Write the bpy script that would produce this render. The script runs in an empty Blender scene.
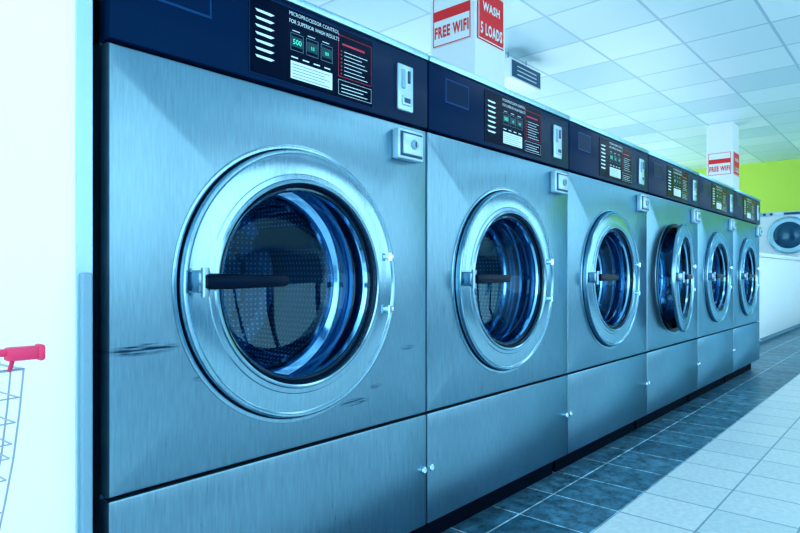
import bpy, bmesh, math, random
from mathutils import Vector, Matrix
random.seed(4)
scene = bpy.context.scene
COL = scene.collection
try:
    scene.view_settings.view_transform = 'Standard'
    scene.view_settings.look = 'Medium High Contrast'
except Exception: pass

# ------------------------------------------------------------------ materials
def new_mat(name):
    m = bpy.data.materials.new(name); m.use_nodes = True
    nt = m.node_tree
    b = nt.nodes.get('Principled BSDF')
    return m, nt, b
def simple(name, col, rough=0.5, metal=0.0, spec=None, emit=None, estr=0.0, coat=0.0, noise=0.0, nscale=20, tint=None):
    m, nt, b = new_mat(name)
    b.inputs['Roughness'].default_value = rough
    b.inputs['Metallic'].default_value = metal
    if spec is not None: b.inputs['Specular IOR Level'].default_value = spec
    if tint: b.inputs['Specular Tint'].default_value = (*tint, 1)
    if emit:
        b.inputs['Emission Color'].default_value = (*emit, 1); b.inputs['Emission Strength'].default_value = estr
    tc = nt.nodes.new('ShaderNodeTexCoord'); n = nt.nodes.new('ShaderNodeTexNoise'); n.inputs['Scale'].default_value = nscale
    nt.links.new(tc.outputs['Object'], n.inputs['Vector'])
    mx = nt.nodes.new('ShaderNodeMix'); mx.data_type = 'RGBA'
    k = noise
    mx.inputs[6].default_value = (*[c*(1-k) for c in col], 1)
    mx.inputs[7].default_value = (*[min(1, c*(1+k)) for c in col], 1)
    nt.links.new(n.outputs['Fac'], mx.inputs[0]); nt.links.new(mx.outputs[2], b.inputs['Base Color'])
    return m

def steel_mat(name, col, rough, scuffs=()):
    m, nt, b = new_mat(name)
    N, L = nt.nodes, nt.links
    b.inputs['Metallic'].default_value = 0.94
    b.inputs['Specular Tint'].default_value = (.6, .85, 1, 1)
    tc = N.new('ShaderNodeTexCoord'); oi = N.new('ShaderNodeObjectInfo')
    add = N.new('ShaderNodeVectorMath'); add.operation = 'ADD'
    cmb = N.new('ShaderNodeCombineXYZ'); mul = N.new('ShaderNodeMath'); mul.operation = 'MULTIPLY'; mul.inputs[1].default_value = 37
    L.new(oi.outputs['Random'], mul.inputs[0]); L.new(mul.outputs[0], cmb.inputs['Y'])
    L.new(tc.outputs['Object'], add.inputs[0]); L.new(cmb.outputs[0], add.inputs[1])
    def noise(scl, detail=2):
        mp = N.new('ShaderNodeMapping'); mp.inputs['Scale'].default_value = scl
        n = N.new('ShaderNodeTexNoise'); n.inputs['Scale'].default_value = 1; n.inputs['Detail'].default_value = detail
        L.new(add.outputs[0], mp.inputs['Vector']); L.new(mp.outputs[0], n.inputs['Vector']); return n
    def math_(op, a, b_=None, c=None):
        n = N.new('ShaderNodeMath'); n.operation = op
        for i, v in enumerate((a, b_, c)):
            if v is None: continue
            if isinstance(v, (int, float)): n.inputs[i].default_value = v
            else: L.new(v, n.inputs[i])
        return n.outputs[0]
    grain = noise((330, 1, 24), 3); cloud = noise((3, 1, 2), 2)
    r1 = N.new('ShaderNodeMapRange'); r1.inputs[1].default_value = .25; r1.inputs[2].default_value = .75; r1.inputs[3].default_value = .86; r1.inputs[4].default_value = 1.10
    L.new(grain.outputs['Fac'], r1.inputs[0])
    r2 = N.new('ShaderNodeMapRange'); r2.inputs[1].default_value = .3; r2.inputs[2].default_value = .7; r2.inputs[3].default_value = .92; r2.inputs[4].default_value = 1.06
    L.new(cloud.outputs['Fac'], r2.inputs[0])
    mm = math_('MULTIPLY', r1.outputs[0], r2.outputs[0])
    vm = N.new('ShaderNodeVectorMath'); vm.operation = 'SCALE'; vm.inputs[0].default_value = col
    L.new(mm, vm.inputs['Scale'])
    out = vm.outputs[0]
    if scuffs:
        sc = noise((22, 1, 330), 5)
        s1 = N.new('ShaderNodeMapRange'); s1.inputs[1].default_value = .40; s1.inputs[2].default_value = .58; L.new(sc.outputs['Fac'], s1.inputs[0])
        sep = N.new('ShaderNodeSeparateXYZ'); L.new(tc.outputs['Object'], sep.inputs[0])
        tot = None
        for (cx, cz, a, bb, wt) in scuffs:
            dx = math_('DIVIDE', math_('SUBTRACT', sep.outputs['X'], cx), a); dz = math_('DIVIDE', math_('SUBTRACT', sep.outputs['Z'], cz), bb)
            d = math_('ADD', math_('MULTIPLY', dx, dx), math_('MULTIPLY', dz, dz))
            e = math_('MAXIMUM', math_('SUBTRACT', 1.0, d), 0.0); e = math_('MULTIPLY', math_('MINIMUM', math_('MULTIPLY', e, 1.6), 1.0), wt)
            tot = e if tot is None else math_('MAXIMUM', tot, e)
        q2 = math_('MULTIPLY', tot, s1.outputs[0])
        mx = N.new('ShaderNodeMix'); mx.data_type = 'RGBA'; mx.inputs[7].default_value = (.010, .05, .09, 1)
        L.new(q2, mx.inputs[0]); L.new(out, mx.inputs[6]); out = mx.outputs[2]
    L.new(out, b.inputs['Base Color'])
    rr = N.new('ShaderNodeMapRange'); rr.inputs[3].default_value = rough-.04; rr.inputs[4].default_value = rough+.05
    L.new(grain.outputs['Fac'], rr.inputs[0]); L.new(rr.outputs[0], b.inputs['Roughness'])
    return m

NT = (.2, .55, 1)
M = {}
SC = (.190, .345, .440)
SCUFF = [(-.315, .553, .062, .010, 1.0), (-.215, .497, .022, .006, .6), (.130, .402, .045, .008, .75), (.195, .426, .022, .007, .6), (.30, .50, .03, .006, .5)]
M['steel'] = steel_mat('brushed_steel', SC, .29)
M['steel_scuffed'] = steel_mat('scuffed_brushed_steel', SC, .29, SCUFF)
M['ring'] = steel_mat('door_steel', (.27, .46, .57), .16)
M['drumsteel'] = steel_mat('drum_steel', (.045, .17, .33), .22)
M['lidsteel'] = steel_mat('lid_steel', (.42, .68, .80), .3)
M['chrome'] = simple('chrome', (.70, .88, .97), .08, 1.0, noise=.03)
M['darkmetal'] = simple('dark_latch_metal', (.22, .36, .46), .2, 1.0, noise=.05)
M['black'] = simple('navy_panel', (.001, .017, .058), .3, spec=.12, noise=.15, nscale=6, tint=NT)
M['inlay'] = simple('panel_inlay', (.0008, .005, .020), .22, spec=.10, noise=.1, tint=NT)
M['rubber'] = simple('black_rubber', (.001, .004, .014), .3, spec=.25, noise=.2, tint=NT)
M['plinth'] = simple('dark_plinth', (.001, .006, .016), .7, spec=.1, noise=.3, tint=NT)
M['white_print'] = simple('white_print', (.68, .85, .92), .5, noise=.02)
M['red_print'] = simple('red_print', (.55, .03, .08), .5, noise=.02)
M['blue_print'] = simple('blue_print', (.01, .06, .16), .4, spec=.2, noise=.02, tint=NT)
M['green_led'] = simple('green_led', (.02, .5, .4), .4, emit=(.04, .85, .6), estr=.8)
M['lcd'] = simple('display_window', (.002, .06, .075), .2, spec=.2, noise=.1)
M['plate'] = simple('grey_metal_plate', (.40, .60, .70), .3, .5, noise=.05)
M['wall'] = simple('white_wall', (.97, .97, .97), .7, noise=.02, nscale=3)
M['trim'] = simple('trim_metal', (.40, .64, .78), .4, .4, noise=.05)
M['white_enamel'] = simple('white_enamel', (.80, .89, .94), .35, noise=.03)
M['grey_enamel'] = simple('grey_enamel', (.20, .38, .50), .4, noise=.05)
M['dark_enamel'] = simple('dark_enamel', (.02, .08, .16), .35, .4, noise=.05)
M['louvre'] = simple('louvre_face', (.03, .11, .20), .5, noise=.05)
M['porthole'] = simple('porthole_glass', (.01, .06, .13), .08, spec=1.0, noise=.2, tint=(.4, .8, 1))
M['pink'] = simple('red_plastic', (.75, .04, .14), .4, noise=.05)
M['wire'] = simple('wire_coat', (.34, .38, .48), .35, .4, noise=.05)
M['sign_white'] = simple('sign_white', (.82, .90, .93), .5, noise=.03)
M['sign_red'] = simple('sign_red', (.88, .03, .035), .5, noise=.04)
M['diffuser'] = simple('diffuser', (.9, .95, 1), .5, emit=(.75, .93, 1), estr=3)
M['column'] = simple('column_paint', (.84, .91, .95), .6, noise=.03, nscale=4)
M['lowwall'] = simple('reflection_wall_blue', (.20, .38, .50), .5, noise=.1, nscale=4)
M['mullion'] = simple('mullion_paint', (.04, .14, .26), .4, .3, noise=.1)

def wall_far():
    m, nt, b = new_mat('far_wall_paint'); N, L = nt.nodes, nt.links
    tc = N.new('ShaderNodeTexCoord'); sp = N.new('ShaderNodeSeparateXYZ'); L.new(tc.outputs['Object'], sp.inputs[0])
    g = N.new('ShaderNodeMath'); g.operation = 'GREATER_THAN'; g.inputs[1].default_value = 1.66; L.new(sp.outputs['Z'], g.inputs[0])
    mx = N.new('ShaderNodeMix'); mx.data_type = 'RGBA'; mx.inputs[6].default_value = (.6, .85, .93, 1); mx.inputs[7].default_value = (.62, .86, .12, 1)
    L.new(g.outputs[0], mx.inputs[0]); L.new(mx.outputs[2], b.inputs['Base Color']); b.inputs['Roughness'].default_value = .7
    return m
M['wall_far'] = wall_far()

def floor_mat():
    m, nt, b = new_mat('floor_tiles'); N, L = nt.nodes, nt.links
    tc = N.new('ShaderNodeTexCoord')
    def brick(c1, c2, mort, w, h, off, ms):
        mp = N.new('ShaderNodeMapping'); mp.inputs['Location'].default_value = off
        L.new(tc.outputs['Object'], mp.inputs['Vector'])
        br = N.new('ShaderNodeTexBrick'); br.offset = 0; br.squash = 1
        br.inputs['Scale'].default_value = 1; br.inputs['Brick Width'].default_value = w; br.inputs['Row Height'].default_value = h
        br.inputs['Mortar Size'].default_value = ms; br.inputs['Mortar Smooth'].default_value = .1; br.inputs['Bias'].default_value = 0
        br.inputs['Color1'].default_value = (*c1, 1); br.inputs['Color2'].default_value = (*c2, 1); br.inputs['Mortar'].default_value = (*mort, 1)
        L.new(mp.outputs[0], br.inputs['Vector']); return br
    light = brick((.70, .80, .84), (.80, .87, .89), (.26, .40, .48), .20, .20, (.1, .24, 0), .0028)
    dark = brick((.034, .125, .19), (.08, .21, .295), (.42, .62, .70), .20, .20, (.1, .24, 0), .0024)
    n1 = N.new('ShaderNodeTexNoise'); n1.inputs['Scale'].default_value = 20; n1.inputs['Detail'].default_value = 8; n1.inputs['Roughness'].default_value = .72; L.new(tc.outputs['Object'], n1.inputs['Vector'])
    n2 = N.new('ShaderNodeTexNoise'); n2.inputs['Scale'].default_value = 60; n2.inputs['Detail'].default_value = 4; L.new(tc.outputs['Object'], n2.inputs['Vector'])
    rg = N.new('ShaderNodeMapRange'); rg.inputs[1].default_value = .36; rg.inputs[2].default_value = .68; rg.inputs[3].default_value = .4; rg.inputs[4].default_value = 1.9; L.new(n1.outputs['Fac'], rg.inputs[0])
    sc = N.new('ShaderNodeVectorMath'); sc.operation = 'SCALE'; L.new(dark.outputs['Color'], sc.inputs[0]); L.new(rg.outputs[0], sc.inputs['Scale'])
    rg2 = N.new('ShaderNodeMapRange'); rg2.inputs[1].default_value = .3; rg2.inputs[2].default_value = .7; rg2.inputs[3].default_value = .9; rg2.inputs[4].default_value = 1.05; L.new(n2.outputs['Fac'], rg2.inputs[0])
    sc2 = N.new('ShaderNodeVectorMath'); sc2.operation = 'SCALE'; L.new(light.outputs['Color'], sc2.inputs[0]); L.new(rg2.outputs[0], sc2.inputs['Scale'])
    sp = N.new('ShaderNodeSeparateXYZ'); L.new(tc.outputs['Object'], sp.inputs[0])
    g = N.new('ShaderNodeMath'); g.operation = 'GREATER_THAN'; g.inputs[1].default_value = -.24; L.new(sp.outputs['Y'], g.inputs[0])
    mx = N.new('ShaderNodeMix'); mx.data_type = 'RGBA'; L.new(g.outputs[0], mx.inputs[0]); L.new(sc2.outputs[0], mx.inputs[6]); L.new(sc.outputs[0], mx.inputs[7])
    L.new(mx.outputs[2], b.inputs['Base Color'])
    rr = N.new('ShaderNodeMapRange'); rr.inputs[3].default_value = .25; rr.inputs[4].default_value = .45; L.new(n1.outputs['Fac'], rr.inputs[0]); L.new(rr.outputs[0], b.inputs['Roughness'])
    b.inputs['Specular IOR Level'].default_value = .35
    bp = N.new('ShaderNodeBump'); bp.inputs['Strength'].default_value = .12; bp.inputs['Distance'].default_value = .002; L.new(n1.outputs['Fac'], bp.inputs['Height']); L.new(bp.outputs[0], b.inputs['Normal'])
    return m
M['floor'] = floor_mat()
def ceil_mat():
    m, nt, b = new_mat('ceiling_tiles'); N, L = nt.nodes, nt.links
    tc = N.new('ShaderNodeTexCoord')
    br = N.new('ShaderNodeTexBrick'); br.offset = 0; br.squash = 1
    br.inputs['Scale'].default_value = 1; br.inputs['Brick Width'].default_value = .6; br.inputs['Row Height'].default_value = .6
    br.inputs['Mortar Size'].default_value = .012; br.inputs['Mortar Smooth'].default_value = .3
    br.inputs['Color1'].default_value = (.50, .70, .80, 1); br.inputs['Color2'].default_value = (.74, .88, .94, 1); br.inputs['Mortar'].default_value = (.36, .55, .67, 1)
    L.new(tc.outputs['Object'], br.inputs['Vector']); L.new(br.outputs['Color'], b.inputs['Base Color'])
    b.inputs['Roughness'].default_value = .30
    return m
M['ceiling'] = ceil_mat()
def perf_mat():
    m, nt, b = new_mat('perforated_steel'); N, L = nt.nodes, nt.links
    b.inputs['Metallic'].default_value = .5; b.inputs['Roughness'].default_value = .25
    uv = N.new('ShaderNodeUVMap'); fr = N.new('ShaderNodeVectorMath'); fr.operation = 'FRACTION'; L.new(uv.outputs[0], fr.inputs[0])
    sb = N.new('ShaderNodeVectorMath'); sb.operation = 'SUBTRACT'; sb.inputs[1].default_value = (.5, .5, 0); L.new(fr.outputs[0], sb.inputs[0])
    ln = N.new('ShaderNodeVectorMath'); ln.operation = 'LENGTH'; L.new(sb.outputs[0], ln.inputs[0])
    lt = N.new('ShaderNodeMath'); lt.operation = 'LESS_THAN'; lt.inputs[1].default_value = .20; L.new(ln.outputs['Value'], lt.inputs[0])
    mx = N.new('ShaderNodeMix'); mx.data_type = 'RGBA'; mx.inputs[6].default_value = (.014, .075, .18, 1); mx.inputs[7].default_value = (.20, .46, .66, 1)
    L.new(lt.outputs[0], mx.inputs[0]); L.new(mx.outputs[2], b.inputs['Base Color'])
    return m
M['perf'] = perf_mat()
def glass_mat():
    m, nt, b = new_mat('door_glass_material'); N, L = nt.nodes, nt.links
    N.remove(b); out = [n for n in N if n.type == 'OUTPUT_MATERIAL'][0]
    tr = N.new('ShaderNodeBsdfTransparent'); tr.inputs[0].default_value = (.64, .83, .96, 1)
    gl = N.new('ShaderNodeBsdfGlossy'); gl.inputs['Roughness'].default_value = .02; gl.inputs[0].default_value = (.40, .78, 1, 1)
    lw = N.new('ShaderNodeLayerWeight'); lw.inputs[0].default_value = .5
    pw = N.new('ShaderNodeMath'); pw.operation = 'POWER'; pw.inputs[1].default_value = 3.6; L.new(lw.outputs['Facing'], pw.inputs[0])
    ma = N.new('ShaderNodeMath'); ma.operation = 'MULTIPLY_ADD'; ma.inputs[1].default_value = .85; ma.inputs[2].default_value = .05; L.new(pw.outputs[0], ma.inputs[0])
    mx = N.new('ShaderNodeMixShader'); L.new(ma.outputs[0], mx.inputs[0]); L.new(tr.outputs[0], mx.inputs[1]); L.new(gl.outputs[0], mx.inputs[2])
    L.new(mx.outputs[0], out.inputs[0]); return m
M['glass'] = glass_mat()

# ------------------------------------------------------------------ mesh helpers
def mkobj(name, bm, mats, parent=None, origin=(0, 0, 0), smooth=None, loc=None):
    bmesh.ops.recalc_face_normals(bm, faces=bm.faces[:]) if smooth != 'keep' else None
    o = Vector(origin)
    if o.length: bmesh.ops.translate(bm, verts=bm.verts[:], vec=-o)
    me = bpy.data.meshes.new(name); bm.to_mesh(me); bm.free()
    for mt in (mats if isinstance(mats, list) else [mats]): me.materials.append(mt)
    if smooth:
        for p in me.polygons: p.use_smooth = True
        me.set_sharp_from_angle(angle=math.radians(30))
    ob = bpy.data.objects.new(name, me); COL.objects.link(ob)
    if parent: ob.parent = parent
    ob.location = o if loc is None else loc
    return ob
def empty(name, loc=(0, 0, 0)):
    e = bpy.data.objects.new(name, None); e.empty_display_size = .1; COL.objects.link(e); e.location = loc; return e
def add_box(bm, x0, x1, y0, y1, z0, z1, bev=0, mi=0, seg=2):
    t = bmesh.new()
    vs = [t.verts.new((x, y, z)) for x in (x0, x1) for y in (y0, y1) for z in (z0, z1)]
    for f in ((0, 1, 3, 2), (4, 6, 7, 5), (0, 4, 5, 1), (2, 3, 7, 6), (0, 2, 6, 4), (1, 5, 7, 3)): t.faces.new([vs[i] for i in f])
    if bev: bmesh.ops.bevel(t, geom=t.edges[:], offset=bev, segments=seg, affect='EDGES', profile=.5)
    for f in t.faces: f.material_index = mi
    tmp = bpy.data.meshes.new('t'); t.to_mesh(tmp); t.free(); bm.from_mesh(tmp); bpy.data.meshes.remove(tmp)
def add_lathe(bm, prof, cx, cz, seg=96, mi=0, uvmode=None, closed=False):
    uvl = bm.loops.layers.uv.verify()
    rings = []
    for (r, y) in prof:
        rings.append([bm.verts.new((cx+r*math.cos(2*math.pi*i/seg), y, cz+r*math.sin(2*math.pi*i/seg))) for i in range(seg)] if r > 1e-6 else [bm.verts.new((cx, y, cz))])
    n = len(prof); rng = range(n if closed else n-1)
    for j in rng:
        A, B = rings[j], rings[(j+1) % n]
        for i in range(seg):
            k = (i+1) % seg
            if len(A) == 1 and len(B) == 1: continue
            if len(A) == 1: vs = [A[0], B[i], B[k]]
            elif len(B) == 1: vs = [A[i], B[0], A[k]]
            else: vs = [A[i], B[i], B[k], A[k]]
            f = bm.faces.new(vs); f.material_index = mi
            for l in f.loops:
                c = l.vert.co
                if uvmode == 'cyl':
                    u = (i if l.vert in (A[i % len(A)], B[i % len(B)]) else i+1)/seg*100
                    l[uvl].uv = (u, c.y/.0127)
                elif uvmode == 'flat': l[uvl].uv = ((c.x-cx)/.0125, (c.z-cz)/.0125)
def add_tube(bm, pts, r, seg=8, mi=0, cap=True):
    pts = [Vector(p) for p in pts]; rings = []
    for i, p in enumerate(pts):
        d = (pts[min(i+1, len(pts)-1)]-pts[max(i-1, 0)]).normalized()
        a = d.orthogonal().normalized() if i == 0 else (prev - d*prev.dot(d)).normalized()
        prev = a; b = d.cross(a)
        rr = r[i] if isinstance(r, (list, tuple)) else r
        rings.append([bm.verts.new(p+rr*(math.cos(2*math.pi*k/seg)*a+math.sin(2*math.pi*k/seg)*b)) for k in range(seg)])
    for A, B in zip(rings, rings[1:]):
        for k in range(seg):
            f = bm.faces.new((A[k], A[(k+1) % seg], B[(k+1) % seg], B[k])); f.material_index = mi
    if cap:
        for R in (rings[0], rings[-1]):
            f = bm.faces.new(R); f.material_index = mi
def text_into(bm, s, size, x, y, z, mi=0, align='LEFT', bold=.0, sx=1.0, w=None):
    cu = bpy.data.curves.new('txt', 'FONT'); cu.body = s; cu.size = size; cu.align_x = align; cu.extrude = .0; cu.offset = bold; cu.resolution_u = 2
    cu.space_character = 1.0 + bold/size*4
    ob = bpy.data.objects.new('txt', cu); COL.objects.link(ob)
    dg = bpy.context.evaluated_depsgraph_get(); dg.update()
    me = bpy.data.meshes.new_from_object(ob.evaluated_get(dg))
    if w:
        xs = [v.co.x for v in me.vertices]; sx = w/(max(xs)-min(xs))
    m = Matrix.Rotation(math.pi/2, 4, 'X') @ Matrix.Diagonal((sx, 1, 1, 1))
    me.transform(Matrix.Translation((x, y, z)) @ m)
    n0 = len(bm.faces); bm.from_mesh(me); bm.faces.ensure_lookup_table()
    for f in bm.faces[n0:]: f.material_index = mi
    bpy.data.objects.remove(ob); bpy.data.curves.remove(cu); bpy.data.meshes.remove(me)
def add_rect(bm, x0, x1, z0, z1, y, mi=0):
    f = bm.faces.new([bm.verts.new(p) for p in ((x0, y, z0), (x1, y, z0), (x1, y, z1), (x0, y, z1))]); f.material_index = mi
def add_frame(bm, x0, x1, z0, z1, y, t, mi=0):
    add_rect(bm, x0, x1, z0, z0+t, y, mi); add_rect(bm, x0, x1, z1-t, z1, y, mi)
    add_rect(bm, x0, x0+t, z0+t, z1-t, y, mi); add_rect(bm, x1-t, x1, z0+t, z1-t, y, mi)

# ------------------------------------------------------------------ room
CH = 2.54
X0, X1, Y0, Y1 = -2.4, 11.2, -4.2, 4.2
def slab(name, b, mat):
    bm = bmesh.new(); add_box(bm, *b); o = mkobj(name, bm, mat); o['kind'] = 'structure'; return o
slab('floor', (X0, X1+.1, Y0, Y1+.1, -.1, 0), M['floor'])
slab('ceiling', (X0, X1+.1, Y0, Y1+.1, CH, CH+.1), M['ceiling'])
slab('wall_far', (X1, X1+.1, Y0, Y1, 0, CH), M['wall_far'])
slab('wall_back', (X0, X1, Y1, Y1+.1, 0, CH), M['wall'])
slab('wall_left', (-1.5, -.039, .012, 1.2, 0, CH), M['wall'])
slab('trim_1', (-.039, -.018, .006, 1.2, 0, CH), M['trim'])
bm = bmesh.new(); add_box(bm, -.036, -.022, -.006, .006, .02, .67, .002)
o = mkobj('trim_2', bm, M['grey_enamel']); o['kind'] = 'structure'
bm = bmesh.new()
add_box(bm, X0, X1, Y0, Y0+.1, 0, .6)  # unseen low wall added to shape reflections in the steel fronts
o = mkobj('reflection_wall', bm, M['lowwall']); o['kind'] = 'structure'
bm = bmesh.new(); add_box(bm, X0, X1, Y0, Y0+.1, 2.2, CH); o = mkobj('reflection_wall_header', bm, M['mullion']); o['kind'] = 'structure'  # unseen header, added for the same reflections
bm = bmesh.new()
for i in range(8): add_box(bm, X0+i*1.93, X0+i*1.93+.16, Y0, Y0+.09, .6, 2.2)  # mullions out of view, added so the doors reflect window shapes
o = mkobj('reflection_mullions', bm, M['mullion']); o['kind'] = 'structure'

W = .74
for i, (cx, cy) in enumerate(((2.29, .924), (7.87, .924))):
    o = slab('trim_%d' % (i+3), (cx, cx+.3, cy, cy+.3, 0, CH), M['column'])
    o.name = 'wall_column' if i == 0 else 'wall_column_far'

def sign(cx, cy, face, z0, z1, bg, border, lines, label, ink):
    e = empty('wall_sign', (cx, cy, z0)); e['label'] = label; e['category'] = 'sign'
    h = z1-z0
    b = bmesh.new(); add_box(b, -.13, .13, -.006, 0, 0, h, .001, seg=1)
    mkobj('board', b, bg, e)
    t = bmesh.new(); add_frame(t, -.127, .127, .003, h-.003, -.0072, .006); mkobj('border', t, border, e, smooth='keep')
    for (s, size, z, w) in lines:
        t = bmesh.new(); text_into(t, s, size, 0, -.0078, z, 0, 'CENTER', w=w, bold=size*.035)
        mkobj('lettering', t, ink, e, smooth='keep')
    if face == '-X': e.rotation_euler = (0, 0, -math.pi/2)
    return e
for k, cx in enumerate((2.29, 7.87)):
    cy = .924; z0 = 1.935 if k == 0 else 1.90
    s = sign(cx-.001, cy+.15, '-X', z0, z0+.28, M['sign_white'], M['sign_red'], [('FREE WIFI', .085, .05, .23)],
         'white sign with bold red FREE WIFI lettering on a column', M['sign_red'])
    t = bmesh.new(); add_rect(t, -.127, .127, .145, .20, -.0076); mkobj('stripe', t, M['sign_red'], s, smooth='keep')
    sign(cx+.15, cy-.001, '-Y', z0, z0+.28, M['sign_red'], M['sign_white'], [('5 LOADS', .085, .035, .215), ('WASH', .065, .165, .17)],
         'red sign with bold pale lettering about loads on a column', M['sign_white'])

# ------------------------------------------------------------------ washer prototype (local: x centred, front at y=0)
HW = .368; CZ = .650; UX = lambda u: (u-.5)*W
def rect_pt(ang, hw, z0, z1, cz):
    c, s = math.cos(ang), math.sin(ang)
    t = 1e9
    if c > 1e-9: t = min(t, hw/c)
    if c < -1e-9: t = min(t, -hw/c)
    if s > 1e-9: t = min(t, (z1-cz)/s)
    if s < -1e-9: t = min(t, (z0-cz)/s)
    return t*c, cz+t*s
def build_washer(base):
    parts = []
    def P(name, bm, mats, parent=base, **k):
        o = mkobj(name, bm, mats, parent, **k); parts.append(o); return o
    b = bmesh.new()
    add_box(b, -HW, -HW+.012, .03, .82, .07, 1.17); add_box(b, HW-.012, HW, .03, .82, .07, 1.17)
    add_box(b, -HW, HW, .80, .82, .07, 1.17); add_box(b, -HW+.012, HW-.012, .03, .80, .07, .09)
    z0, z1 = .339, 1.008
    angs = sorted(set([2*math.pi*i/120 for i in range(120)] + [math.atan2(zz-CZ, xx) % (2*math.pi) for xx in (-HW, HW) for zz in (z0, z1)]))
    rings = []
    R = .236
    rings.append([(R*math.cos(a), .02, CZ+R*math.sin(a)) for a in angs])
    rings.append([(R*math.cos(a), 0, CZ+R*math.sin(a)) for a in angs])
    for ins, y in ((.006, 0), (.002, .0015), (0, .006), (0, .035)):
        rings.append([])
        for a in angs:
            x, z = rect_pt(a, HW, z0, z1, CZ)
            kx = (HW-ins)/HW; zc = (z0+z1)/2; hz = (z1-z0)/2; kz = (hz-ins)/hz
            rings[-1].append((x*kx, y, zc+(z-zc)*kz))
    vr = [[b.verts.new(p) for p in r] for r in rings]
    for A, B in zip(vr, vr[1:]):
        for i in range(len(angs)):
            k = (i+1) % len(angs); b.faces.new((A[i], A[k], B[k], B[i]))
    P('body', b, M['steel'], smooth=True)
    b = bmesh.new(); add_box(b, -HW, HW, 0, .035, .072, .3350, .004); P('lower_panel', b, M['steel'], smooth=True)
    b = bmesh.new(); add_box(b, -HW+.01, HW-.01, .05, .78, 0, .07); P('plinth', b, M['plinth'])
    b = bmesh.new(); add_box(b, -HW, HW, -.008, .82, 1.173, 1.189, .004); P('lid', b, M['lidsteel'], smooth=True)
    b = bmesh.new(); add_box(b, -HW, HW, -.004, .06, 1.012, 1.172, .003)
    cp = P('control_panel', b, M['black'], smooth=True)
    b = bmesh.new(); add_box(b, UX(.323), UX(.742), -.0055, -.003, 1.022, 1.163, .001, seg=1)
    P('inlay', b, M['inlay'], cp)
    y = -.0062
    b = bmesh.new()
    add_frame(b, UX(.323), UX(.742), 1.022, 1.163, y, .0008, 1)
    for i in range(7):
        z = 1.052+i*.0135
        p = [(UX(.339)+.004, z), (UX(.339)+.034, z-.001), (UX(.339)+.042, z+.003), (UX(.339)+.034, z+.0042), (UX(.339), z+.0042)]
        b.faces.new([b.verts.new((q[0], y, q[1])) for q in p]).material_index = 0
    text_into(b, 'MICROPROCESSOR CONTROL', .0105, UX(.44), y, 1.150, 0, w=.125)
    text_into(b, 'FOR SUPERIOR WASH RESULTS', .0105, UX(.44), y, 1.136, 0, w=.125)
    add_rect(b, UX(.445), UX(.585), 1.033, 1.066, y, 0)
    for i in range(5): add_rect(b, UX(.450), UX(.575)-.012*(i % 2), 1.0365+i*.0058, 1.0375+i*.0058, y-.0003, 1)
    for i in range(4): add_rect(b, UX(.447)+i*.027, UX(.447)+i*.027+.016, 1.072, 1.0745, y, 0)
    for i in range(3): add_frame(b, UX(.445)+i*.037, UX(.445)+i*.037+.030, 1.086, 1.118, y, .0006, 3)
    for i in range(3): add_rect(b, UX(.45)+i*.037, UX(.45)+i*.037+.018, 1.122, 1.1235, y, 0)
    x0 = UX(.607); x1 = UX(.735)
    add_frame(b, x0, x1, 1.066, 1.15, y, .0009, 2)
    add_rect(b, x0+.010, x1-.02, 1.131, 1.135, y, 2)
    for i in range(7):
        z = 1.071+i*.0076
        add_rect(b, x0+.007, x0+.010, z, z+.003, y, 2)
        add_rect(b, x0+.016, x1-.012-.008*(i % 3), z+.001, z+.0023, y, 0)
    add_frame(b, x0, x1, 1.030, 1.060, y, .0007, 0)
    for i in range(3): add_rect(b, x0+.008, x1-.012-.012*(i % 2), 1.036+i*.007, 1.0375+i*.007, y, 0)
    P('printed_graphics', b, [M['white_print'], M['blue_print'], M['red_print'], M['grey_enamel']], cp, smooth='keep')
    for i, s in enumerate(('500', '10', '00')):
        b = bmesh.new(); xx = UX(.445)+i*.037
        add_box(b, xx+.002, xx+.028, -.0065, -.005, 1.093, 1.112)
        text_into(b, s, .014 if i == 0 else .010, xx+.015, -.0068, 1.0975, 1, 'CENTER', bold=.0)
        P('display', b, [M['lcd'], M['green_led']], cp, smooth='keep')
    b = bmesh.new(); add_box(b, UX(.09), UX(.225), -.0052, -.003, 1.09, 1.15, .0008, mi=1, seg=1); add_rect(b, UX(.095), UX(.22), 1.094, 1.146, -.0054, 0)
    P('name_plate', b, [M['black'], M['blue_print']], cp, smooth='keep')
    b = bmesh.new(); cx = UX(.882)
    add_box(b, cx-.026, cx+.026, -.010, -.003, 1.036, 1.140, .003)
    add_box(b, cx-.016, cx-.004, -.013, -.009, 1.085, 1.128, .002, mi=1); add_box(b, cx+.006, cx+.014, -.012, -.009, 1.10, 1.128, .001, mi=2)
    add_box(b, cx-.015, cx+.015, -.014, -.009, 1.048, 1.070, .002, mi=0); add_box(b, cx-.010, cx+.010, -.0145, -.0135, 1.053, 1.064, 0, mi=2)
    P('coin_slot', b, [M['plate'], M['grey_enamel'], M['dark_enamel']], cp, smooth=True)
    b = bmesh.new(); x0, x1 = UX(.832), UX(.950)
    add_box(b, x0, x1, -.020, .0, .925, .992, .003)
    cb = P('coin_box', b, M['plate'], smooth=True)
    b = bmesh.new(); add_box(b, x0+.006, x1-.006, -.0215, -.019, .931, .986, .0008); P('bezel', b, M['dark_enamel'], cb, smooth=True)
    b = bmesh.new(); add_box(b, x0+.012, x1-.010, -.025, -.021, .936, .981, .001); P('lock_plate', b, M['plate'], cb, smooth=True)
    b = bmesh.new(); add_lathe(b, [(0, -.030), (.009, -.030), (.0105, -.028), (.0105, -.024)], x0+.048, .959, 24); add_box(b, x0+.0465, x0+.0495, -.0308, -.0295, .953, .965, mi=1)
    P('lock', b, [M['grey_enamel'], M['rubber']], cb, smooth=True)
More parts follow.
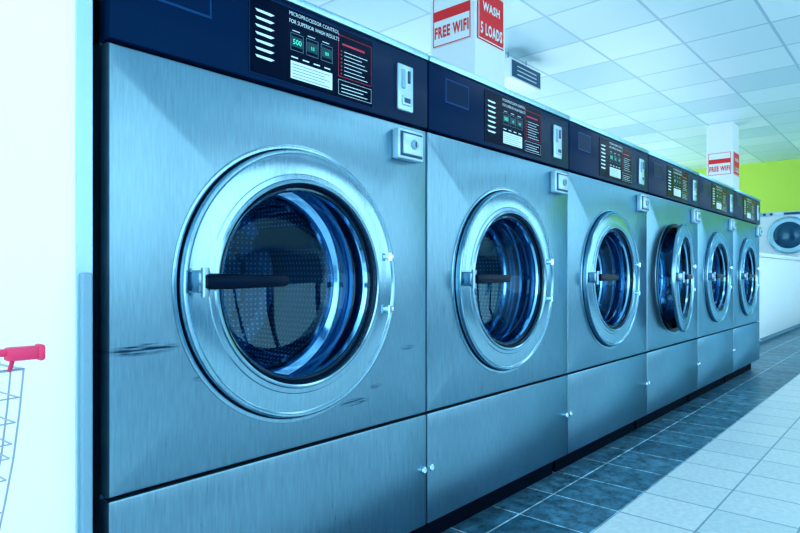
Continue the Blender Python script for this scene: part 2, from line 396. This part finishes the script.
    for xx in (HW-.012, -HW+.012):
        b = bmesh.new(); add_lathe(b, [(0, -.006), (.006, -.006), (.0085, -.004), (.0085, .001)], xx, .205, 20); P('panel_lock', b, M['chrome'], smooth=True)
    DX = -.010
    b = bmesh.new(); add_lathe(b, [(.262, .001), (.261, -.0015), (.258, -.002), (.254, -.0015), (.2525, .003)], DX, CZ, 120); P('door_flange', b, M['ring'], smooth=True)
    b = bmesh.new(); add_lathe(b, [(.254, -.0005), (.236, -.0005), (.234, .02), (.210, .03)], DX, CZ, 96); P('gasket', b, M['rubber'], smooth=True)
    b = bmesh.new()
    add_lathe(b, [(.210, .03), (.205, .04), (.203, .07), (.198, .075), (.198, .105)], DX, CZ, 96, mi=1)
    add_lathe(b, [(.198, .105), (.184, .112), (.178, .108), (.172, .108), (.169, .114), (.171, .122), (.178, .130)], DX, CZ, 96, mi=2)
    add_lathe(b, [(.202, .125), (.202, .36)], DX, CZ, 96, uvmode='cyl')
    add_lathe(b, [(.202, .36), (.17, .37), (.165, .355), (.12, .355), (.115, .37), (.06, .37)], DX, CZ, 96, uvmode='flat')
    add_lathe(b, [(.06, .37), (.055, .35), (.03, .345), (0, .34)], DX, CZ, 96, mi=1)
    for a in (30, 150, 270):
        a = math.radians(a); d = Vector((math.cos(a), 0, math.sin(a))); n = Vector((-d.z, 0, d.x)); c = Vector((DX, 0, CZ))
        q = []
        for yy in (.135, .36):
            q.append([b.verts.new(c+d*.203+n*.03+Vector((0, yy, 0))), b.verts.new(c+d*.16+n*.008+Vector((0, yy, 0))), b.verts.new(c+d*.16-n*.008+Vector((0, yy, 0))), b.verts.new(c+d*.203-n*.03+Vector((0, yy, 0)))])
        for k in range(3): b.faces.new((q[0][k], q[0][k+1], q[1][k+1], q[1][k])).material_index = 1
        b.faces.new(q[0]).material_index = 1
    P('drum', b, [M['perf'], M['drumsteel'], M['chrome']], smooth=True)
    # door (origin on hinge line)
    hx = .252; org = (hx, 0, 0)
    b = bmesh.new()
    add_lathe(b, [(.2505, -.003), (.2505, -.013), (.2495, -.0160), (.2470, -.0175), (.2440, -.0170), (.2415, -.0145), (.2395, -.0135), (.222, -.0150), (.206, -.0150), (.2045, -.0165), (.1960, -.0170), (.1940, -.0200), (.1915, -.0210), (.1885, -.0195), (.187, -.015), (.1855, -.003)], 0, CZ, 144, closed=True)
    door = P('door', b, M['ring'], smooth=True, origin=org, loc=(hx+DX, 0, 0))
    b = bmesh.new(); add_lathe(b, [(.1870, -.012), (.183, -.013), (.1805, -.010), (.180, .010)], 0, CZ, 96)
    P('door_seal', b, M['rubber'], door, smooth=True, origin=org, loc=(0, 0, 0))
    b = bmesh.new(); add_lathe(b, [(.181, -.009), (.176, -.010), (.172, -.006), (.169, .004), (.165, .022), (.161, .026), (.158, .045), (.153, .050), (.146, .070), (.130, .086), (.10, .094), (.06, .099), (0, .101)], 0, CZ, 96)
    P('door_glass', b, M['glass'], door, smooth=True, origin=org, loc=(0, 0, 0))
    b = bmesh.new(); add_lathe(b, [(.1805, .000), (.176, -.002), (.173, .004), (.177, .012)], 0, CZ, 96, closed=True)
    P('glass_clamp', b, M['chrome'], door, smooth=True, origin=org, loc=(0, 0, 0))
    b = bmesh.new()
    zz = CZ+.006
    add_box(b, -.240, -.216, -.044, -.010, zz-.018, zz+.018, .005); add_box(b, -.220, -.194, -.042, -.028, zz-.013, zz+.013, .004)
    add_tube(b, [(-.229, -.045, zz+.022), (-.229, -.045, zz-.024)], .0065, 14)
    P('handle_mount', b, M['darkmetal'], door, smooth=True, origin=org, loc=(0, 0, 0))
    b = bmesh.new()
    secs = [(-.232, .009, .010), (-.226, .010, .0125), (-.19, .010, .0125), (-.14, .010, .0115), (-.11, .009, .0105), (-.080, .009, .0100), (-.073, .006, .007)]
    rr = []
    for (x, hy, hz) in secs:
        rr.append([b.verts.new((x, -.050+hy*math.copysign(abs(math.cos(t))**.6, math.cos(t)), zz+hz*math.copysign(abs(math.sin(t))**.6, math.sin(t)))) for t in [2*math.pi*k/16+.001 for k in range(16)]])
    for A, B in zip(rr, rr[1:]):
        for k in range(16): b.faces.new((A[k], A[(k+1) % 16], B[(k+1) % 16], B[k]))
    b.faces.new(rr[0]); b.faces.new(rr[-1])
    P('handle', b, M['rubber'], door, smooth=True, origin=org, loc=(0, 0, 0))
    for dz in (.055, -.058):
        b = bmesh.new(); add_tube(b, [(.222, -.024, CZ+dz+.008), (.222, -.024, CZ+dz-.008)], .005, 14); add_box(b, .216, .240, -.021, -.010, CZ+dz-.005, CZ+dz+.005, .002)
        P('hinge', b, M['chrome'], door, smooth=True, origin=org, loc=(0, 0, 0))
    return parts

proto = empty('washing_machine', (W*.5, 0, 0))
parts = build_washer(proto)
machines = [proto]; doors = [[p for p in parts if p.name == 'door'][0]]
for n in range(1, 6):
    e = proto.copy(); COL.objects.link(e); e.location = (W*(n+.5), 0, 0)
    mp = {proto: e}
    for p in parts:
        c = p.copy(); COL.objects.link(c); mp[p] = c
    for p in parts: mp[p].parent = mp[p.parent]
    machines.append(e); doors.append(mp[doors[0]])
body = [p for p in parts if p.name == 'body'][0]
body.material_slots[0].link = 'OBJECT'; body.material_slots[0].material = M['steel_scuffed']
for i, e in enumerate(machines):
    e['category'] = 'washing machine'; e['group'] = 'row of front-loading coin washers'
    e['label'] = 'brushed steel coin-operated front-loading washing machine with closed round door'
machines[0]['label'] = 'steel coin-operated washing machine with scuffed front beside the white wall'
machines[3]['label'] = 'brushed steel coin-operated washing machine with round door slightly ajar'
machines[5]['label'] = 'brushed steel coin-operated washing machine at the end of the row'
doors[3].rotation_euler = (0, 0, math.radians(7))

# ------------------------------------------------------------------ white counter cabinet and tall machine beyond the row
e = empty('counter_cabinet', (7.43, .32, 0)); e['label'] = 'long low white counter cabinet beyond the steel washers'; e['category'] = 'cabinet'
b = bmesh.new(); add_box(b, -1.395, 1.395, 0, .58, .05, .83, .006); mkobj('body', b, M['white_enamel'], e, smooth=True)
b = bmesh.new(); add_box(b, -1.40, 1.40, -.012, .585, .832, .872, .006); mkobj('worktop', b, M['white_enamel'], e, smooth=True)
b = bmesh.new(); add_box(b, -1.38, 1.38, .03, .56, 0, .05); mkobj('plinth', b, M['grey_enamel'], e)
def tall_washer(loc):
    e = empty('front_loading_washer', loc); e.rotation_euler = (0, 0, -math.pi/2)
    e['label'] = 'tall white front-loading machine with dark round porthole near the green wall'; e['category'] = 'washing machine'
    b = bmesh.new(); add_box(b, -.36, .36, 0, .7, .03, 1.49, .02); mkobj('body', b, M['white_enamel'], e, smooth=True)
    b = bmesh.new(); add_box(b, -.35, .35, .03, .66, 0, .03); mkobj('plinth', b, M['grey_enamel'], e)
    b = bmesh.new(); add_lathe(b, [(.245, .001), (.245, -.03), (.235, -.045), (.222, -.05), (.218, -.040), (.175, -.045), (.165, -.02)], 0, 1.175, 64); d = mkobj('door', b, M['lidsteel'], e, smooth=True)
    b = bmesh.new(); add_lathe(b, [(.18, -.030), (.165, -.05), (.13, -.066), (.08, -.075), (0, -.08)], 0, 1.175, 64); mkobj('door_glass', b, M['porthole'], d, smooth=True)
    b = bmesh.new(); add_box(b, -.345, .345, -.008, .002, 1.435, 1.485, .002); add_box(b, -.06, .12, -.012, -.006, 1.445, 1.475, mi=1)
    mkobj('control_panel', b, [M['plate'], M['dark_enamel']], e)
    for x in (-.28, -.2, .22):
        b = bmesh.new(); add_lathe(b, [(.018, -.008), (.016, -.028), (0, -.028)], x, 1.46, 20); mkobj('knob', b, M['dark_enamel'], e, smooth=True)
tall_washer((8.88, .49, 0))

# ------------------------------------------------------------------ hanging box
e = empty('ceiling_unit', (3.94, 1.70, 2.295)); e['label'] = 'white box with dark louvred face hung below the ceiling'; e['category'] = 'ceiling unit'
b = bmesh.new(); add_box(b, 0, .52, 0, .20, 0, .165, .006); mkobj('housing', b, M['white_enamel'], e, smooth=True)
b = bmesh.new(); add_box(b, .02, .50, -.004, .001, .015, .150, .001, mi=0)
for i in range(3): add_box(b, .10, .42, -.010, -.003, .040+i*.034, .047+i*.034, mi=1)
mkobj('louvre', b, [M['louvre'], M['white_enamel']], e, smooth='keep')
for x in (.08, .38):
    b = bmesh.new(); add_tube(b, [(x, .07, .16), (x, .07, .245)], .006, 8); mkobj('hanger', b, M['grey_enamel'], e)

# ------------------------------------------------------------------ ceiling panels out of view, added for steel reflections and soft light
def unseen_troffer(x, y, w=1.2, d=.6, dif='diffuser'):
    e = empty('unseen_ceiling_light', (x, y, CH)); e['label'] = 'unseen ceiling panel light added for reflections and soft light'; e['category'] = 'ceiling light'; e['group'] = 'unseen ceiling panel lights'
    b = bmesh.new()
    add_box(b, -w/2, w/2, -d/2, -d/2+.025, -.012, 0); add_box(b, -w/2, w/2, d/2-.025, d/2, -.012, 0)
    add_box(b, -w/2, -w/2+.025, -d/2+.025, d/2-.025, -.012, 0); add_box(b, w/2-.025, w/2, -d/2+.025, d/2-.025, -.012, 0)
    mkobj('frame', b, M['white_enamel'], e)
    b = bmesh.new(); add_box(b, -w/2+.025, w/2-.025, -d/2+.025, d/2-.025, -.006, 0); mkobj('diffuser', b, M[dif], e)
for x, y in ((3.0, -1.5), (5.4, -1.5), (7.8, -1.5), (3.0, -2.7), (5.4, -2.7), (8.4, -2.7)): unseen_troffer(x, y)

# ------------------------------------------------------------------ laundry cart
e = empty('laundry_cart', (-.45, -.2, 0)); e['label'] = 'wire laundry cart with red plastic handle beside the white wall'; e['category'] = 'cart'
L0 = Vector((-.45, -.2, 0))
b = bmesh.new()
xt0, xt1, yt0, yt1, zt = -.80, -.203, -.325, -.06, .588
xb0, xb1, yb0, yb1, zb = -.76, -.222, -.318, -.085, .44
def corner_loop(t):
    l = lambda a, c: a+(c-a)*t
    x0, x1, y0, y1, z = l(xt0, xb0), l(xt1, xb1), l(yt0, yb0), l(yt1, yb1), l(zt, zb)
    return [(x0, y0, z), (x1, y0, z), (x1, y1, z), (x0, y1, z)]
for t, r in ((0, .0012), (.16, .0007), (.30, .0007), (.42, .0007), (.50, .0007), (.62, .0007), (.8, .0007), (1, .0012)):
    c = [Vector(p) for p in corner_loop(t)]
    for i in range(4): 
        A, B = c[i], c[(i+1) % 4]
        n = 16
        add_tube(b, [A.lerp(B, k/n)+Vector((0, 0, -.004))*math.sin(math.pi*k/n) for k in range(n+1)], r, 6)
ct, cb_ = corner_loop(0), corner_loop(1)
for i in range(4):
    n = 26 if i in (0, 2) else 8
    for k in range(n):
        f = k/n; A = Vector(ct[i]).lerp(Vector(ct[(i+1) % 4]), f); B = Vector(cb_[i]).lerp(Vector(cb_[(i+1) % 4]), f)
        add_tube(b, [A, A.lerp(B, .25)+Vector((.002, 0, 0)), A.lerp(B, .5)+Vector((.003, 0, 0)), A.lerp(B, .75)+Vector((.002, 0, 0)), B], .0008, 6)
for k in range(1, 14):
    f = k/14; add_tube(b, [Vector(cb_[0]).lerp(Vector(cb_[1]), f), Vector(cb_[3]).lerp(Vector(cb_[2]), f)], .0011, 6)
bmesh.ops.translate(b, verts=b.verts[:], vec=-L0); mkobj('basket', b, M['wire'], e, smooth=True)
b = bmesh.new(); add_tube(b, [(-.80, -.335, .604), (-.218, -.335, .604)], .0032, 12)
add_box(b, -.219, -.196, -.341, -.329, .5970, .6080, .0018); add_box(b, -.197, -.191, -.342, -.328, .5955, .6092, .0025)
add_tube(b, [(-.214, -.335, .597), (-.214, -.327, .588)], .0018, 8)
bmesh.ops.translate(b, verts=b.verts[:], vec=-L0); mkobj('handle', b, M['pink'], e, smooth=True)
b = bmesh.new()
for x in (-.70, -.36):
    for y in (-.28, -.11): add_tube(b, [(x, y, .44), (x, y, .07)], .009, 10)
    add_tube(b, [(x, -.28, .12), (x, -.11, .12)], .008, 10)
for y in (-.28, -.11): add_tube(b, [(-.70, y, .12), (-.36, y, .12)], .008, 10)
bmesh.ops.translate(b, verts=b.verts[:], vec=-L0); mkobj('frame', b, M['wire'], e, smooth=True)
for x in (-.70, -.36):
    for y in (-.28, -.11):
        b = bmesh.new(); add_lathe(b, [(0, y-.012), (.03, y-.012), (.035, y-.008), (.035, y+.008), (.03, y+.012), (0, y+.012)], x, .036, 20)
        bmesh.ops.translate(b, verts=b.verts[:], vec=-L0); mkobj('caster', b, M['rubber'], e, smooth=True)

# ------------------------------------------------------------------ lights
def area(name, loc, sx, sy, power, col, rot=(0, 0, 0)):
    l = bpy.data.lights.new(name, 'AREA'); l.shape = 'RECTANGLE'; l.size = sx; l.size_y = sy; l.energy = power; l.color = col
    o = bpy.data.objects.new(name, l); COL.objects.link(o); o.location = loc; o.rotation_euler = rot; return o
for x in (3.4, 6.2, 9.4):
    area('ceiling_fill', (x, 2.6, .8), 2.2, 1.6, 30, (.72, .92, 1), (math.pi, 0, 0))  # unseen fill lamps added behind the washers to brighten the ceiling
w = bpy.data.worlds.new('world'); scene.world = w; w.use_nodes = True
bg = w.node_tree.nodes['Background']; bg.inputs[0].default_value = (.62, .88, 1, 1); bg.inputs[1].default_value = 2.8

# ------------------------------------------------------------------ camera
cam = bpy.data.cameras.new('camera'); co = bpy.data.objects.new('camera', cam); COL.objects.link(co)
cam.sensor_width = 36; cam.lens = 27; cam.shift_y = 7.5/800; cam.clip_start = .02
co.location = (-.3715, -.8975, .668); co.rotation_euler = (math.pi/2, 0, math.radians(41.5-90))
scene.camera = co
